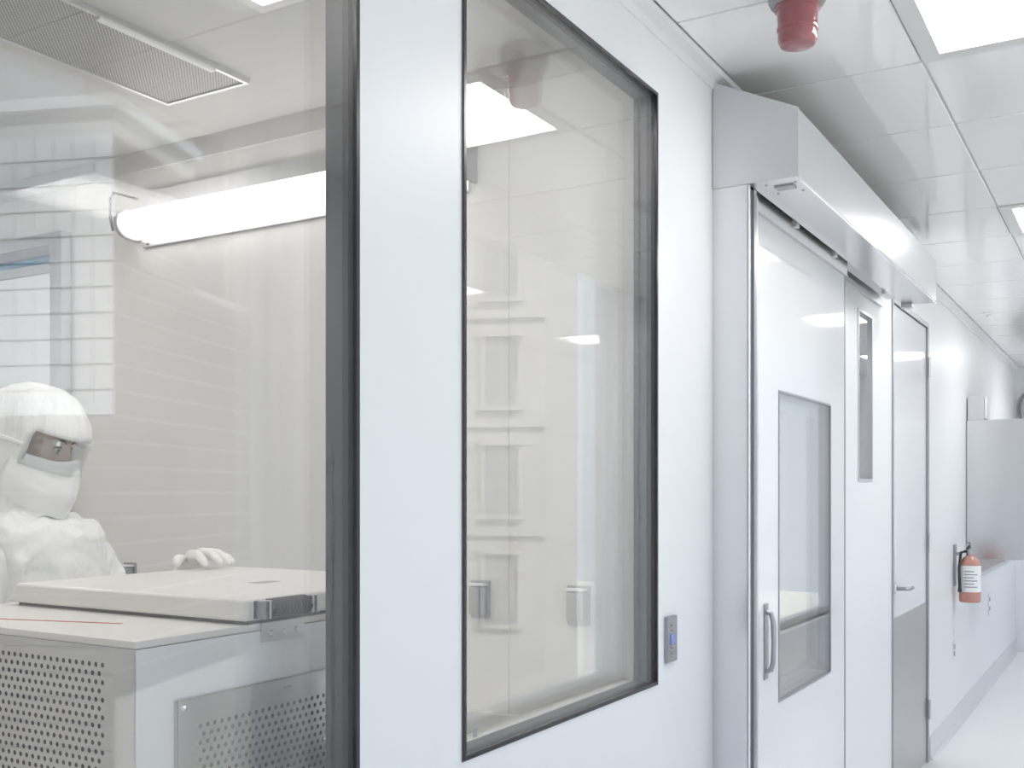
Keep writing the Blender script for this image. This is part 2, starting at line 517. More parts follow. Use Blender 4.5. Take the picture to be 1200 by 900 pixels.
B, P = rot_building('stone_building', (17.2, 33.0), ANG, 10, 16, Z_ST, 19, 'stone fronted building farther along the street, mirrored in the second window')
bm = BM(); slab(bm, P, 0, 10, 0, 18, Z_ST, 19); obj('wall', bm, stone, B)
bm = BM(); slab(bm, P, -.5, 10.2, -.5, 18.2, 18.4, 19.4); obj('cornice', bm, stone, B)
for zz in range(5):
    z0 = -3.2 + zz * 3.9
    for k in range(6):
        t0 = 1.0 + k * 2.8
        bm = BM(); slab(bm, P, -.02, .05, t0, t0 + 1.2, z0, z0 + 2.5); wv = obj('window', bm, facade_glass, B)
        bm = BM()
        slab(bm, P, -.14, 0, t0 - .14, t0, z0, z0 + 2.5); slab(bm, P, -.14, 0, t0 + 1.2, t0 + 1.34, z0, z0 + 2.5)
        slab(bm, P, -.2, 0, t0 - .2, t0 + 1.4, z0 + 2.5, z0 + 2.75); slab(bm, P, -.2, 0, t0 - .2, t0 + 1.4, z0 - .15, z0)
        slab(bm, P, -.05, -.02, t0 + .57, t0 + .63, z0, z0 + 2.5)
        obj('surround', bm, stone, wv)
    bm = BM(); slab(bm, P, -.15, 0, 0, 18, z0 + 3.15, z0 + 3.3); obj('string_course', bm, stone, B)
tag(box_obj('street', (2.5, 70, -50, 90, Z_ST - .2, Z_ST), asphalt), 'grey street far below the corridor windows', 'street', kind='structure')

# ------------------------------------------------------------------ the glazed room
RX = -3.4
tag(box_obj('wall_room_end', (RX, -WT, ROOM_Y, ROOM_Y + .08, 0, CEIL), room_white), 'light grey end wall of the glazed room carrying the tube lamp', 'wall', kind='structure')
tag(box_obj('wall_room_back', (RX - .1, RX, -1.6, ROOM_Y + .08, 0, CEIL), room_white), 'light grey back wall of the glazed room', 'wall', kind='structure')
tag(box_obj('wall_room_near', (RX, -WT, -1.7, -1.6, 0, CEIL), room_white), 'light grey near wall of the glazed room', 'wall', kind='structure')
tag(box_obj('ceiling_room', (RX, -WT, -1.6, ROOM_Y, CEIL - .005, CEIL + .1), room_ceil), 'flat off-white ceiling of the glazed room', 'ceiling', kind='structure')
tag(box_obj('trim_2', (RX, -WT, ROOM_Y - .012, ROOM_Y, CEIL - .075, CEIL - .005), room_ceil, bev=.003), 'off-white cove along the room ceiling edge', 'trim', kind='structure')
for n, x in ((3, -1.105), (4, -.475)):
    tag(box_obj('trim_%d' % n, (x, x + .022, ROOM_Y - .005, ROOM_Y, 0, CEIL - .075), room_white, bev=.0015),
        ['thin vertical panel batten on the room wall beside the window post', 'thin vertical panel batten between the two wall outlets'][n - 3], 'trim', kind='structure')
tag(box_obj('trim_5', (-1.6, -WT, ROOM_Y - .03, ROOM_Y, .86, .93), room_white, bev=.008), 'pale horizontal bumper rail low on the room wall', 'trim', kind='structure')

# room 2 behind the sliding door
tag(box_obj('wall_passage_back', (-2.6, -2.5, ROOM_Y + .08, 7.2, 0, CEIL), room_white), 'light grey back wall of the room behind the sliding door', 'wall', kind='structure')
tag(box_obj('wall_passage_far', (-2.5, -WT, 7.1, 7.2, 0, CEIL), room_white), 'light grey far wall of the room behind the sliding door', 'wall', kind='structure')
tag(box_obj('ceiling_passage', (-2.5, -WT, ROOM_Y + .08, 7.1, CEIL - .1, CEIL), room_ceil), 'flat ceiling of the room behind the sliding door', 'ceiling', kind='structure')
L = empty('passage_fill_lamp', (-1.3, 4.6, CEIL - .1), 'added unseen ceiling lamp lighting the room behind the sliding door', 'ceiling lamp')  # unseen lamp, added so the room behind the door is lit
box_obj('housing', (-1.62, -.98, 3.98, 5.22, CEIL - .13, CEIL - .1), grid_white, L)
box_obj('diffuser', (-1.6, -1.0, 4.0, 5.2, CEIL - .134, CEIL - .128), lamp_room, L)

# windows: dark frame, white liner, double glazing
def big_window(n, y0, y1, label):
    o = empty('window_%d' % n, (0, (y0 + y1) / 2, WZ0), label, 'window', None, 'structure')
    f = .006
    bm = BM()
    d0, d1 = -.062, .003
    bx(bm, d0, d1, y0, y0 + f, WZ0, WZ1); bx(bm, d0, d1, y1 - f, y1, WZ0, WZ1)
    bx(bm, d0, d1, y0 + f, y1 - f, WZ0, WZ0 + f); bx(bm, d0, d1, y0 + f, y1 - f, WZ1 - f, WZ1)
    obj('window_frame', bm, frame_dark, o)
    bm = BM()
    d0, d1, e = -.003, .0045, .010
    for a in ((y0 + .002, y0 + e, WZ0 + .002, WZ1 - .002), (y1 - e, y1 - .002, WZ0 + .002, WZ1 - .002),
              (y0 + e, y1 - e, WZ0 + .002, WZ0 + e), (y0 + e, y1 - e, WZ1 - e, WZ1 - .002)):
        bx(bm, d0, d1, *a)
    obj('gasket', bm, gasket, o)
    box_obj('inner_sill', (-.105, -.062, y0, y1, WZ0 - .012, WZ0 + .004), liner_white, o, bev=.002)
    box_obj('pane', (-.0100, -.0040, y0 + f, y1 - f, WZ0 + f, WZ1 - f), pane, o)
    box_obj('pane', (-.0500, -.0440, y0 + f, y1 - f, WZ0 + f, WZ1 - f), pane, o)
    return o
big_window(1, *W1, 'large dark framed window at the left, looking onto the worker')
w2 = big_window(2, *W2, 'tall dark framed window in the middle of the white wall')
lb = box_obj('glass_mark', (-.0035, -.0030, W2[0] + .045, W2[0] + .056, WZ0 + .035, WZ0 + .05), ink_grey, w2)

# door in the room's end wall (metal frame, pale leaf, bluish transom)
o = empty('door_3', (-2.8, ROOM_Y, 0), 'pale door with metal frame behind the worker', 'door', None, 'structure')
bm = BM()
bx(bm, -2.40, -2.335, ROOM_Y - .045, ROOM_Y, 0, 2.50); bx(bm, -3.35, -3.285, ROOM_Y - .045, ROOM_Y, 0, 2.50)
bx(bm, -3.285, -2.40, ROOM_Y - .045, ROOM_Y, 2.455, 2.50)
obj('door_frame', bm, steel, o)
box_obj('leaf', (-3.285, -2.40, ROOM_Y - .02, ROOM_Y, 0, 2.36), enamel_blue, o, bev=.003)
box_obj('transom_glass', (-3.285, -2.40, ROOM_Y - .015, ROOM_Y, 2.395, 2.425), blue_film, o)
box_obj('transom_bar', (-3.285, -2.40, ROOM_Y - .03, ROOM_Y, 2.425, 2.455), steel_dark, o)
box_obj('transom_bar', (-3.285, -2.40, ROOM_Y - .025, ROOM_Y, 2.36, 2.395), steel_soft, o)
hb = BM(); tube(hb, [(-2.47, ROOM_Y - .02, 1.35), (-2.47, ROOM_Y - .06, 1.35), (-2.47, ROOM_Y - .06, 1.12), (-2.47, ROOM_Y - .02, 1.12)], .010)
obj('handle', hb, steel_dark, o, True)

# tube lamp on the end wall
L = empty('wall_tube_lamp', (-1.3, ROOM_Y, 2.47), 'long glowing tube lamp mounted high on the room end wall', 'wall lamp')
lx0, lx1 = -1.98, -.55
box_obj('back_plate', (lx0 + .04, lx1 - .03, ROOM_Y - .012, ROOM_Y, 2.395, 2.59), steel_soft, L, bev=.003)
bm = BM()
n = 20
prof = []
for k in range(n + 1):
    a = -PI / 2 + PI * k / n
    prof.append((ROOM_Y - .045 - .055 * math.cos(a), 2.470 + .046 * math.sin(a)))
prof += [(ROOM_Y - .013, 2.516), (ROOM_Y - .013, 2.424)]
prism(bm, prof, lambda y, z: (lx0 + .022, y, z), lambda y, z: (lx1 - .022, y, z))
obj('diffuser', bm, lamp_tube, L, True)
prof2 = [(ROOM_Y, 2.418)] + [(ROOM_Y - .046 - .060 * math.cos(-PI / 2 + PI * k / n), 2.470 + .052 * math.sin(-PI / 2 + PI * k / n)) for k in range(n + 1)] + [(ROOM_Y, 2.522)]
for xa, xb in ((lx0 + .008, lx0 + .022), (lx1 - .022, lx1 - .008)):
    bm = BM(); prism(bm, prof2, lambda y, z: (xa, y, z), lambda y, z: (xb, y, z))
    obj('end_cap', bm, grey_plast, L, True)
bm = BM()
tube(bm, [(lx0, ROOM_Y, 2.575), (lx0, ROOM_Y - .10, 2.572), (lx0, ROOM_Y - .112, 2.55), (lx0, ROOM_Y - .112, 2.48), (lx0, ROOM_Y - .10, 2.44)], .005)
obj('wire_guard', bm, black_plast, L, True)
bm = BM(); lens_bolt(bm, (lx0 + .07, ROOM_Y - .012, 2.407), 'y', .007, .004); obj('screw', bm, steel_dark, L, True)
bm = BM(); lens_bolt(bm, (lx1 - .06, ROOM_Y - .012, 2.407), 'y', .007, .004); obj('screw', bm, steel_dark, L, True)

# ceiling lamps of the room: the first is visible, the others are added
def room_lamp(x0, x1, y0, y1, label):
    L = empty('room_ceiling_lamp', ((x0 + x1) / 2, (y0 + y1) / 2, CEIL - .005), label, 'ceiling lamp', 'lamps in the glazed room ceiling')
    bm = BM(); m = .03; z0, z1 = CEIL - .014, CEIL - .005
    bx(bm, x0 - m, x0, y0 - m, y1 + m, z0, z1); bx(bm, x1, x1 + m, y0 - m, y1 + m, z0, z1)
    bx(bm, x0, x1, y0 - m, y0, z0, z1); bx(bm, x0, x1, y1, y1 + m, z0, z1)
    obj('frame', bm, MATS['lamp_frame_white'], L)
    box_obj('diffuser', (x0, x1, y0, y1, CEIL - .011, CEIL - .005), lamp_room, L)
room_lamp(-.78, -.22, 1.32, 1.90, 'square room ceiling lamp cut off by the top edge above the worker')
room_lamp(-2.6, -2.04, .2, .78, 'added unseen fill lamp in the back corner of the room ceiling')  # unseen, added to even out the room light
room_lamp(-.78, -.22, .1, .68, 'added unseen fill lamp in the room ceiling beside the glass')  # added out of view for more uniform light near the glass
room_lamp(-2.6, -2.04, 1.32, 1.90, 'added unseen fill lamp over the far side of the room')  # another unseen lamp added to level the light across the room

# return air grille in the ceiling
G = empty('ceiling_grille', (-1.32, 1.2, CEIL - .005), 'long perforated grey air grille in the room ceiling', 'grille')
gx0, gx1, gy1 = -1.48, -1.165, 2.22
bm = BM(); z0, z1 = CEIL - .02, CEIL - .005
bx(bm, gx0 - .012, gx0, .1, gy1 + .012, z0, z1); bx(bm, gx1, gx1 + .012, .1, gy1 + .012, z0, z1); bx(bm, gx0, gx1, gy1, gy1 + .012, z0, z1)
obj('frame', bm, steel_soft, G)
for k in range(4):
    b = gy1 - k * .53
    box_obj('perforated_panel', (gx0, gx1, b - .527, b, CEIL - .016, CEIL - .006), grille_mat, G)
bm = BM(); bx(bm, gx1 - .004, gx1 + .016, 1.72, 2.10, CEIL - .03, CEIL - .02, bev=.003); obj('latch_bar', bm, trim_white, G)

# wall outlets on the end wall
for n, (x0, x1) in enumerate(((-.577, -.514), (-.268, -.201), (-2.045, -1.982))):
    O = empty('wall_outlet', ((x0 + x1) / 2, ROOM_Y, 1.19), ['small steel outlet box beside the left edge of the middle window',
              'small steel outlet box seen through the centre of the middle window',
              'small steel outlet box half hidden behind the arm of the worker'][n], 'outlet', 'steel outlet boxes in the room')
    z0, z1 = 1.188, 1.294
    bm = BM(); bx(bm, x0, x1, ROOM_Y - .006, ROOM_Y, z0, z1, bev=.002); obj('plate', bm, steel_dark, O, True)
    bm = BM(); bx(bm, x0 + .008, x1 - .008, ROOM_Y - .030, ROOM_Y - .006, z0 + .012, z1 - .016, bev=.005); obj('cover', bm, steel_dark, O, True)
    bm = BM(); bx(bm, x0 + .006, x1 - .006, ROOM_Y - .034, ROOM_Y - .006, z1 - .013, z1 - .007, bev=.001); obj('hood', bm, paper_white, O, True)
    bm = BM(); bx(bm, x0 + .018, x1 - .018, ROOM_Y - .0325, ROOM_Y - .030, z0 + .02, z1 - .026); obj('flap', bm, steel_dark, O)

# ------------------------------------------------------------------ sliding door with its post and header
H0, H1 = 2.897, 5.15
hdr = empty('door_header', (0, H0, 2.41), 'long brushed steel sliding door header box under the ceiling', 'door header')
bm = BM()
prism(bm, [(.105, 2.41), (.245, 2.41), (.245, 2.60), (.002, 2.712), (.002, 2.665), (.105, 2.60)], lambda x, z: (x, H0, z), lambda x, z: (x, H1, z))
obj('cover', bm, steel, hdr)
box_obj('end_plate', (.002, .247, H0 - .004, H0, 2.41, 2.60), steel_soft, hdr)
bm = BM(); prism(bm, [(.002, 2.60), (.247, 2.60), (.002, 2.715)], lambda x, z: (x, H0 - .004, z), lambda x, z: (x, H0, z)); obj('end_plate', bm, steel_soft, hdr)
box_obj('front_lip', (.243, .2495, H0, H1, 2.403, 2.4125), chrome, hdr, bev=.001)
box_obj('track', (.03, .085, H0 + .02, H1 - .02, 2.44, 2.50), steel_soft, hdr, bev=.003)
box_obj('soffit_plate', (.002, .012, H0 + .02, H1, 2.41, 2.66), steel_soft, hdr)
for yy in (3.4, 3.9, 4.75):
    bm = BM(); bx(bm, .085, .10, yy, yy + .035, 2.40, 2.48, bev=.003); obj('roller_bracket', bm, grid_white, hdr, True)
bm = BM(); bx(bm, .16, .215, H0 + .06, H0 + .10, 2.4055, 2.41, bev=.001); obj('sensor', bm, steel_dark, hdr)
for (sx, sy) in ((.145, .04), (.225, .05), (.15, .14), (.222, .14)):
    bm = BM(); lathe(bm, [(0, 2.4075), (.004, 2.408), (.005, 2.41)], sx, H0 + sy, 10); obj('screw', bm, steel_dark, hdr)
bm = BM()
bx(bm, .10, .15, H1 - .05, H1 - .005, 2.39, 2.41, bev=.004)
obj('end_stop', bm, steel_soft, hdr, True)

post = empty('door_post', (0.05, H0, 0), 'brushed steel box post between the white wall and sliding door', 'door post')
box_obj('side_plate', (0, .104, H0, H0 + .004, 0, 2.4095), steel, post)
box_obj('corner_bead', (.1, .108, H0, H0 + .012, 0, 2.4095), trim_white, post, bev=.002)
box_obj('front_channel', (0, .098, H0 + .012, H0 + .05, 0, 2.4095), steel_dark, post)
box_obj('front_rib', (0, .106, H0 + .05, H0 + .075, 0, 2.4095), steel_dark, post, bev=.003)
box_obj('seal_strip', (0, .09, H0 + .075, H0 + .10, 0, 2.4095), grey_plast, post)
box_obj('edge_rib', (0, .094, H0 + .10, H0 + .128, 0, 2.4095), steel_soft, post, bev=.003)

d = empty('door_1', (.05, 3.6, 0), 'white glossy sliding door with a tall narrow lite and steel pull', 'door', None, 'structure')
DX0, DX1 = .030, .075
DY0, DY1 = 3.03, 4.137
LITE = (3.283, 3.930, .882, 1.864)
bm = panel_with_holes(BM(), 'x', DX0, DX1, [DY0, LITE[0], LITE[1], DY1], [.012, LITE[2], LITE[3], 2.37], [LITE])
obj('leaf', bm, door_white, d)
bm = BM()
f = .007
for a in ((LITE[0], LITE[0] + f, LITE[2], LITE[3]), (LITE[1] - f, LITE[1], LITE[2], LITE[3]),
          (LITE[0] + f, LITE[1] - f, LITE[2], LITE[2] + f), (LITE[0] + f, LITE[1] - f, LITE[3] - f, LITE[3])):
    bx(bm, DX0 - .002, DX1 + .002, *a)
obj('lite_frame', bm, steel_dark, d)
bm = BM()
g = .05
for a in ((LITE[0] + f, LITE[0] + g, LITE[2] + f, LITE[3] - f), (LITE[1] - g, LITE[1] - f, LITE[2] + f, LITE[3] - f),
          (LITE[0] + g, LITE[1] - g, LITE[2] + f, LITE[2] + g), (LITE[0] + g, LITE[1] - g, LITE[3] - g, LITE[3] - f)):
    bx(bm, DX0 - .03, DX0, *a)
obj('inner_stop', bm, liner_grey, d)
box_obj('pane', (DX1 - .008, DX1 - .002, LITE[0] + f, LITE[1] - f, LITE[2] + f, LITE[3] - f), pane, d)
box_obj('pane', (DX0 + .002, DX0 + .008, LITE[0] + f, LITE[1] - f, LITE[2] + f, LITE[3] - f), pane, d)
box_obj('edge_strip', (DX0, DX1 + .002, DY1, DY1 + .012, .012, 2.37), steel_dark, d)
box_obj('top_rail', (DX0, DX1 + .012, DY0, DY1, 2.37, 2.425), steel_soft, d)
bm = BM(); bx(bm, DX1, DX1 + .004, 3.132, 3.170, .975, 1.205, bev=.0015); hp = obj('handle_plate', bm, steel_dark, d, True)
bm = BM()
hy = 3.150
tube(bm, [(DX1 + .003, hy, 1.18), (DX1 + .018, hy, 1.175), (DX1 + .024, hy, 1.15), (DX1 + .026, hy, 1.09), (DX1 + .024, hy, 1.03), (DX1 + .018, hy, 1.005), (DX1 + .003, hy, 1.0)],
     [.009, .008, .0075, .007, .0075, .008, .009], 12)
obj('grip', bm, steel_dark, hp, True)

# slit sidelight
o = empty('window_6', (0, 4.83, 1.59), 'narrow grey slit window high in the wall past the sliding door', 'window', None, 'structure')
bm = BM(); f = .012
for a in ((SLIT[0], SLIT[0] + f, SLIT[2], SLIT[3]), (SLIT[1] - f, SLIT[1], SLIT[2], SLIT[3]), (SLIT[0] + f, SLIT[1] - f, SLIT[2], SLIT[2] + f), (SLIT[0] + f, SLIT[1] - f, SLIT[3] - f, SLIT[3])):
    bx(bm, -WT - .005, .004, *a)
obj('window_frame', bm, steel_soft, o)
box_obj('pane', (-.014, -.008, SLIT[0] + f, SLIT[1] - f, SLIT[2] + f, SLIT[3] - f), pane, o)
box_obj('slit_backing', (-.06, -.05, SLIT[0] + f, SLIT[1] - f, SLIT[2] + f, SLIT[3] - f), principled('slit_backing_grey', (.36, .36, .37), .7), o)  # added grey panel in place of the dim interior behind the slit

# hinged door with kick plate
y0, y1, zt = DOOR_H
d = empty('door_2', (0, (y0 + y1) / 2, 0), 'white hinged door with steel kick plate and lever, past the slit window', 'door', None, 'structure')
bm = BM(); f = .022
bx(bm, -WT - .01, .006, y0 - .004, y0 + f, 0, zt); bx(bm, -WT - .01, .006, y1 - f, y1 + .02, 0, zt)
bx(bm, -WT - .01, .006, y0 + f, y1 - f, zt - f, zt + .004)
obj('door_frame', bm, steel_dark, d)
lf = box_obj('leaf', (-.05, -.004, y0 + f + .003, y1 - f - .003, .008, zt - f - .003), door_white, d, bev=.002)
box_obj('kick_plate', (-.004, -.0015, y0 + f + .006, y1 - f - .006, .01, .915), kick_steel, d)
box_obj('lock_plate', (-.004, .004, y0 + .012, y0 + .042, 1.10, 1.26), steel_dark, d, bev=.001)
bm = BM()
ly_, lz_ = y0 + .085, 1.063
lens = [(-.004, .027), (.002, .027), (.007, .022)]
n = 18
rings = [[bm.verts.new((x, ly_ + r * math.cos(2 * PI * k / n), lz_ + r * math.sin(2 * PI * k / n))) for k in range(n)] for x, r in lens]
for a, b in zip(rings, rings[1:]):
    for k in range(n): bm.faces.new((a[k], a[(k + 1) % n], b[(k + 1) % n], b[k]))
bm.faces.new(rings[-1]); bm.faces.new(rings[0][::-1])
rose = obj('rose', bm, steel_soft, d, True)
bm = BM(); tube(bm, [(.004, ly_, lz_), (.05, ly_, lz_), (.062, ly_ + .012, lz_), (.064, ly_ + .06, lz_ - .002), (.06, ly_ + .13, lz_ - .004)], [.01, .01, .0105, .009, .008], 10)
obj('lever', bm, steel_dark, rose, True)
for zz in (.25, 1.2, 2.2):
    bm = BM(); tube(bm, [(.014, y1 - f + .004, zz), (.014, y1 - f + .004, zz + .11)], .008); obj('hinge', bm, steel_soft, d, True)

# ------------------------------------------------------------------ small things on the corridor walls
k = empty('access_reader', (0, 2.573, 1.10), 'slim steel access reader with blue display beside the middle window', 'access reader')
ry0, ry1, rz0, rz1 = 2.541, 2.606, 1.103, 1.221
bm = BM(); bx(bm, 0, .010, ry0, ry1, rz0, rz1, bev=.002); obj('plate', bm, steel_dark, k, True)
box_obj('display', (.010, .0115, ry0 + .018, ry1 - .018, 1.148, 1.176), display_blue, k)
for zz, hh in ((1.198, .005), (1.184, .004), (1.140, .004), (1.126, .005)):
    box_obj('button', (.010, .012, ry0 + .024, ry1 - .024, zz - hh / 2, zz + hh / 2), grey_plast, k)

b = empty('alarm_beacon', (.364, 2.471, CEIL), 'red cylindrical alarm beacon hanging from the corridor ceiling', 'alarm beacon')
bm = BM(); lathe(bm, [(0, CEIL), (.062, CEIL), (.067, CEIL - .006), (.067, CEIL - .045), (.062, CEIL - .055), (.05, CEIL - .06), (0, CEIL - .06)], .364, 2.471, 40)
obj('base', bm, grey_plast, b, True)
bm = BM(); lathe(bm, [(0, 2.681), (.052, 2.681), (.052, 2.672), (.0475, 2.668), (.046, 2.635), (.0475, 2.632), (.0475, 2.624), (.045, 2.621), (0, 2.621)], .364, 2.471, 40)
obj('lens', bm, red_lens, b, True)
bm = BM(); lathe(bm, [(0, 2.622), (.0445, 2.622), (.0455, 2.612), (.0445, 2.599), (.039, 2.590), (.026, 2.586), (0, 2.585)], .364, 2.471, 40)
obj('lens_cap', bm, lens_cap, b, True)

s = empty('sprinkler_head', (.17, 7.69, CEIL), 'tiny sprinkler head on the far corridor ceiling', 'sprinkler')
bm = BM(); lathe(bm, [(0, CEIL), (.035, CEIL), (.03, CEIL - .008), (.012, CEIL - .012), (.012, CEIL - .03), (0, CEIL - .03)], .17, 7.69, 16); obj('escutcheon', bm, trim_white, s, True)
bm = BM(); lathe(bm, [(0, CEIL - .03), (.006, CEIL - .03), (.006, CEIL - .05), (.02, CEIL - .052), (.02, CEIL - .055), (0, CEIL - .055)], .17, 7.69, 16); obj('deflector', bm, chrome, s, True)

# fire extinguisher
ex, ey, ez = .095, 7.40, .83
E = empty('fire_extinguisher', (ex, ey, ez), 'red fire extinguisher with a white label hung on the wall', 'fire extinguisher')
r = .066
bm = BM(); lathe(bm, [(0, ez), (r * .9, ez), (r, ez + .012), (r, ez + .235), (r * .92, ez + .262), (r * .6, ez + .288), (.024, ez + .297), (.02, ez + .31), (0, ez + .31)], ex, ey, 32)
obj('cylinder', bm, red_paint, E, True)
bm = BM()
nn = 20; prv = None
for q in range(nn + 1):
    a = R(-172 + 180 * q / nn)
    p0 = (ex + (r + .0012) * math.cos(a), ey + (r + .0012) * math.sin(a))
    cur = (bm.verts.new((*p0, ez + .068)), bm.verts.new((*p0, ez + .238)))
    if prv: bm.faces.new((prv[0], cur[0], cur[1], prv[1]))
    prv = cur
lab = obj('label_sheet', bm, paper_white, E, True)
bm = BM()
for row in range(6):
    zz = ez + .098 + row * .02
    prv = None
    for q in range(9):
        a = R(-112 + (50 if row % 2 else 70) * q / 8)
        p0 = (ex + (r + .0022) * math.cos(a), ey + (r + .0022) * math.sin(a))
        cur = (bm.verts.new((*p0, zz)), bm.verts.new((*p0, zz + .006)))
        if prv: bm.faces.new((prv[0], cur[0], cur[1], prv[1]))
        prv = cur
obj('label_lines', bm, ink_grey, lab)
bm = BM(); lathe(bm, [(0, ez + .305), (.02, ez + .305), (.022, ez + .335), (.016, ez + .35), (0, ez + .352)], ex, ey, 16); obj('valve', bm, steel_dark, E, True)
bm = BM(); tube(bm, [(ex, ey + .02, ez + .345), (ex, ey - .03, ez + .36), (ex, ey - .10, ez + .352)], [.009, .010, .007], 8); obj('lever', bm, black_plast, E, True)
bm = BM(); tube(bm, [(ex, ey + .02, ez + .365), (ex, ey - .03, ez + .388), (ex, ey - .09, ez + .392)], [.008, .009, .006], 8); obj('handle', bm, steel_dark, E, True)
bm = BM(); tube(bm, [(ex - .015, ey, ez + .33), (ex - .05, ey - .03, ez + .32), (ex - .055, ey - .075, ez + .22), (ex - .05, ey - .08, ez + .10), (ex - .05, ey - .08, ez + .07)], [.009, .009, .009, .010, .013], 8); obj('hose', bm, black_plast, E, True)
bm = BM(); bx(bm, 0, .012, ey - .03, ey + .03, ez + .1, ez + .37, bev=.002); bx(bm, .01, .03, ey - .02, ey + .02, ez + .30, ez + .32); obj('wall_bracket', bm, steel_dark, E)

for nm, lab_, yy, z0, z1 in (('wall_socket', 'small grey wall socket plate low under the fire extinguisher', 7.36, .46, .575),
                             ('wall_switch', 'small grey switch plate on the far wall right of the extinguisher', 9.2, .56, .74)):
    k = empty(nm, (0, yy, z0), lab_, 'wall plate')
    bm = BM(); bx(bm, 0, .006, yy - .035, yy + .035, z0, z1, bev=.0015); obj('plate', bm, trim_white, k, True)
    for q in range(2):
        zc = z0 + (z1 - z0) * (.3 + .4 * q)
        bm = BM(); bx(bm, .006, .010, yy - .017, yy + .017, zc - .016, zc + .016, bev=.002); obj('insert', bm, grey_plast, k, True)

# stainless cabinet at the far right
cb = empty('steel_cabinet', (.22, 7.95, 1.08), 'brushed steel wall cabinet at the right edge beyond the extinguisher', 'cabinet')
bm = BM(); bx(bm, .002, .46, 7.94, 8.75, 1.078, 2.04, bev=.006); obj('body', bm, steel, cb, True)
box_obj('door', (.46, .475, 7.96, 8.34, 1.10, 2.02), steel_soft, cb, bev=.003)
box_obj('door', (.46, .475, 8.35, 8.73, 1.10, 2.02), steel_soft, cb, bev=.003)
bm = BM(); prism(bm, [(0, 1.078), (.26, 1.078), (0, .93)], lambda x, z: (x, 8.0, z), lambda x, z: (x, 8.03, z)); obj('bracket', bm, steel_soft, cb)
bm = BM(); prism(bm, [(0, 1.078), (.26, 1.078), (0, .93)], lambda x, z: (x, 8.66, z), lambda x, z: (x, 8.69, z)); obj('bracket', bm, steel_soft, cb)
box_obj('backsplash', (.002, .008, 7.96, 10.6, .90, 1.078), steel_soft, cb)
dp = empty('wipe_dispenser', (.07, 8.0, 2.04), 'small grey dispenser box standing on the steel wall cabinet', 'dispenser')
bm = BM(); bx(bm, .004, .115, 7.96, 8.12, 2.04, 2.205, bev=.008); obj('housing', bm, steel_soft, dp, True)
bm = BM(); bx(bm, .115, .13, 7.965, 8.115, 2.045, 2.20, bev=.004); obj('front_cover', bm, trim_white, dp, True)

# convex mirror at the far end
mr_ = empty('convex_mirror', (.30, YEND, 2.33), 'round convex mirror on the far end wall of the corridor', 'mirror')
def dome(bm, c, rad, depth, n=32, m=6):
    prof = [(rad * math.cos(PI / 2 * i / m), depth * math.sin(PI / 2 * i / m)) for i in range(m + 1)]
    rings = []
    for rr, dd in prof:
        rings.append([bm.verts.new((c[0] + rr * math.cos(2 * PI * k / n), c[1] - dd, c[2] + rr * math.sin(2 * PI * k / n))) for k in range(n)] if rr > 1e-4 else [bm.verts.new((c[0], c[1] - dd, c[2]))])
    for a, b in zip(rings, rings[1:]):
        for k in range(n):
            if len(b) == 1: bm.faces.new((a[k], a[(k + 1) % n], b[0]))
            else: bm.faces.new((a[k], a[(k + 1) % n], b[(k + 1) % n], b[k]))
bm = BM(); dome(bm, (.30, YEND - .03, 2.33), .26, .10); obj('mirror_dome', bm, chrome, mr_, True)
bm = BM(); tube(bm, [(.30 + .265 * math.cos(2 * PI * k / 32), YEND - .03, 2.33 + .265 * math.sin(2 * PI * k / 32)) for k in range(33)], .014, 8, False); obj('rim', bm, grey_plast, mr_, True)
box_obj('mount', (.25, .35, YEND - .03, YEND, 2.28, 2.38), grey_plast, mr_)

# ------------------------------------------------------------------ the machine with the raised lid
MX0, MX1, MY0, MY1, MZ = -.86, -.209, 1.048, 1.86, 1.325
M = empty('lab_machine', (-.53, 1.45, 0), 'bulky white laboratory machine with perforated vents and a hinged lid', 'lab machine')
box_obj('shade_core', (MX0 + .03, MX1 - .03, MY0 + .03, MY1 - .03, .1, MZ - .02), hole_dark, M)  # near-black core, colours in the shade seen through the front holes
box_obj('top_panel', (MX0, MX1, MY0, MY1, MZ - .012, MZ), enamel, M, bev=.003)
box_obj('side_panel', (MX1 - .012, MX1, MY0 + .002, MY1, .1, MZ - .013), enamel_blue, M, bev=.002)
box_obj('side_panel', (MX0, MX0 + .012, MY0 + .002, MY1, .1, MZ - .013), enamel_blue, M, bev=.002)
box_obj('back_panel', (MX0 + .012, MX1 - .012, MY1 - .012, MY1, .1, MZ - .013), enamel_blue, M)
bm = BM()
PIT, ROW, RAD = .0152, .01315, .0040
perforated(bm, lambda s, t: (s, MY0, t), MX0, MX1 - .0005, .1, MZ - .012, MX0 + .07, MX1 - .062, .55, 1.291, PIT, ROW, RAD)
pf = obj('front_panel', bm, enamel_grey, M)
box_obj('plinth', (MX0 + .04, MX1 - .04, MY0 + .04, MY1 - .04, 0, .1), black_plast, M)
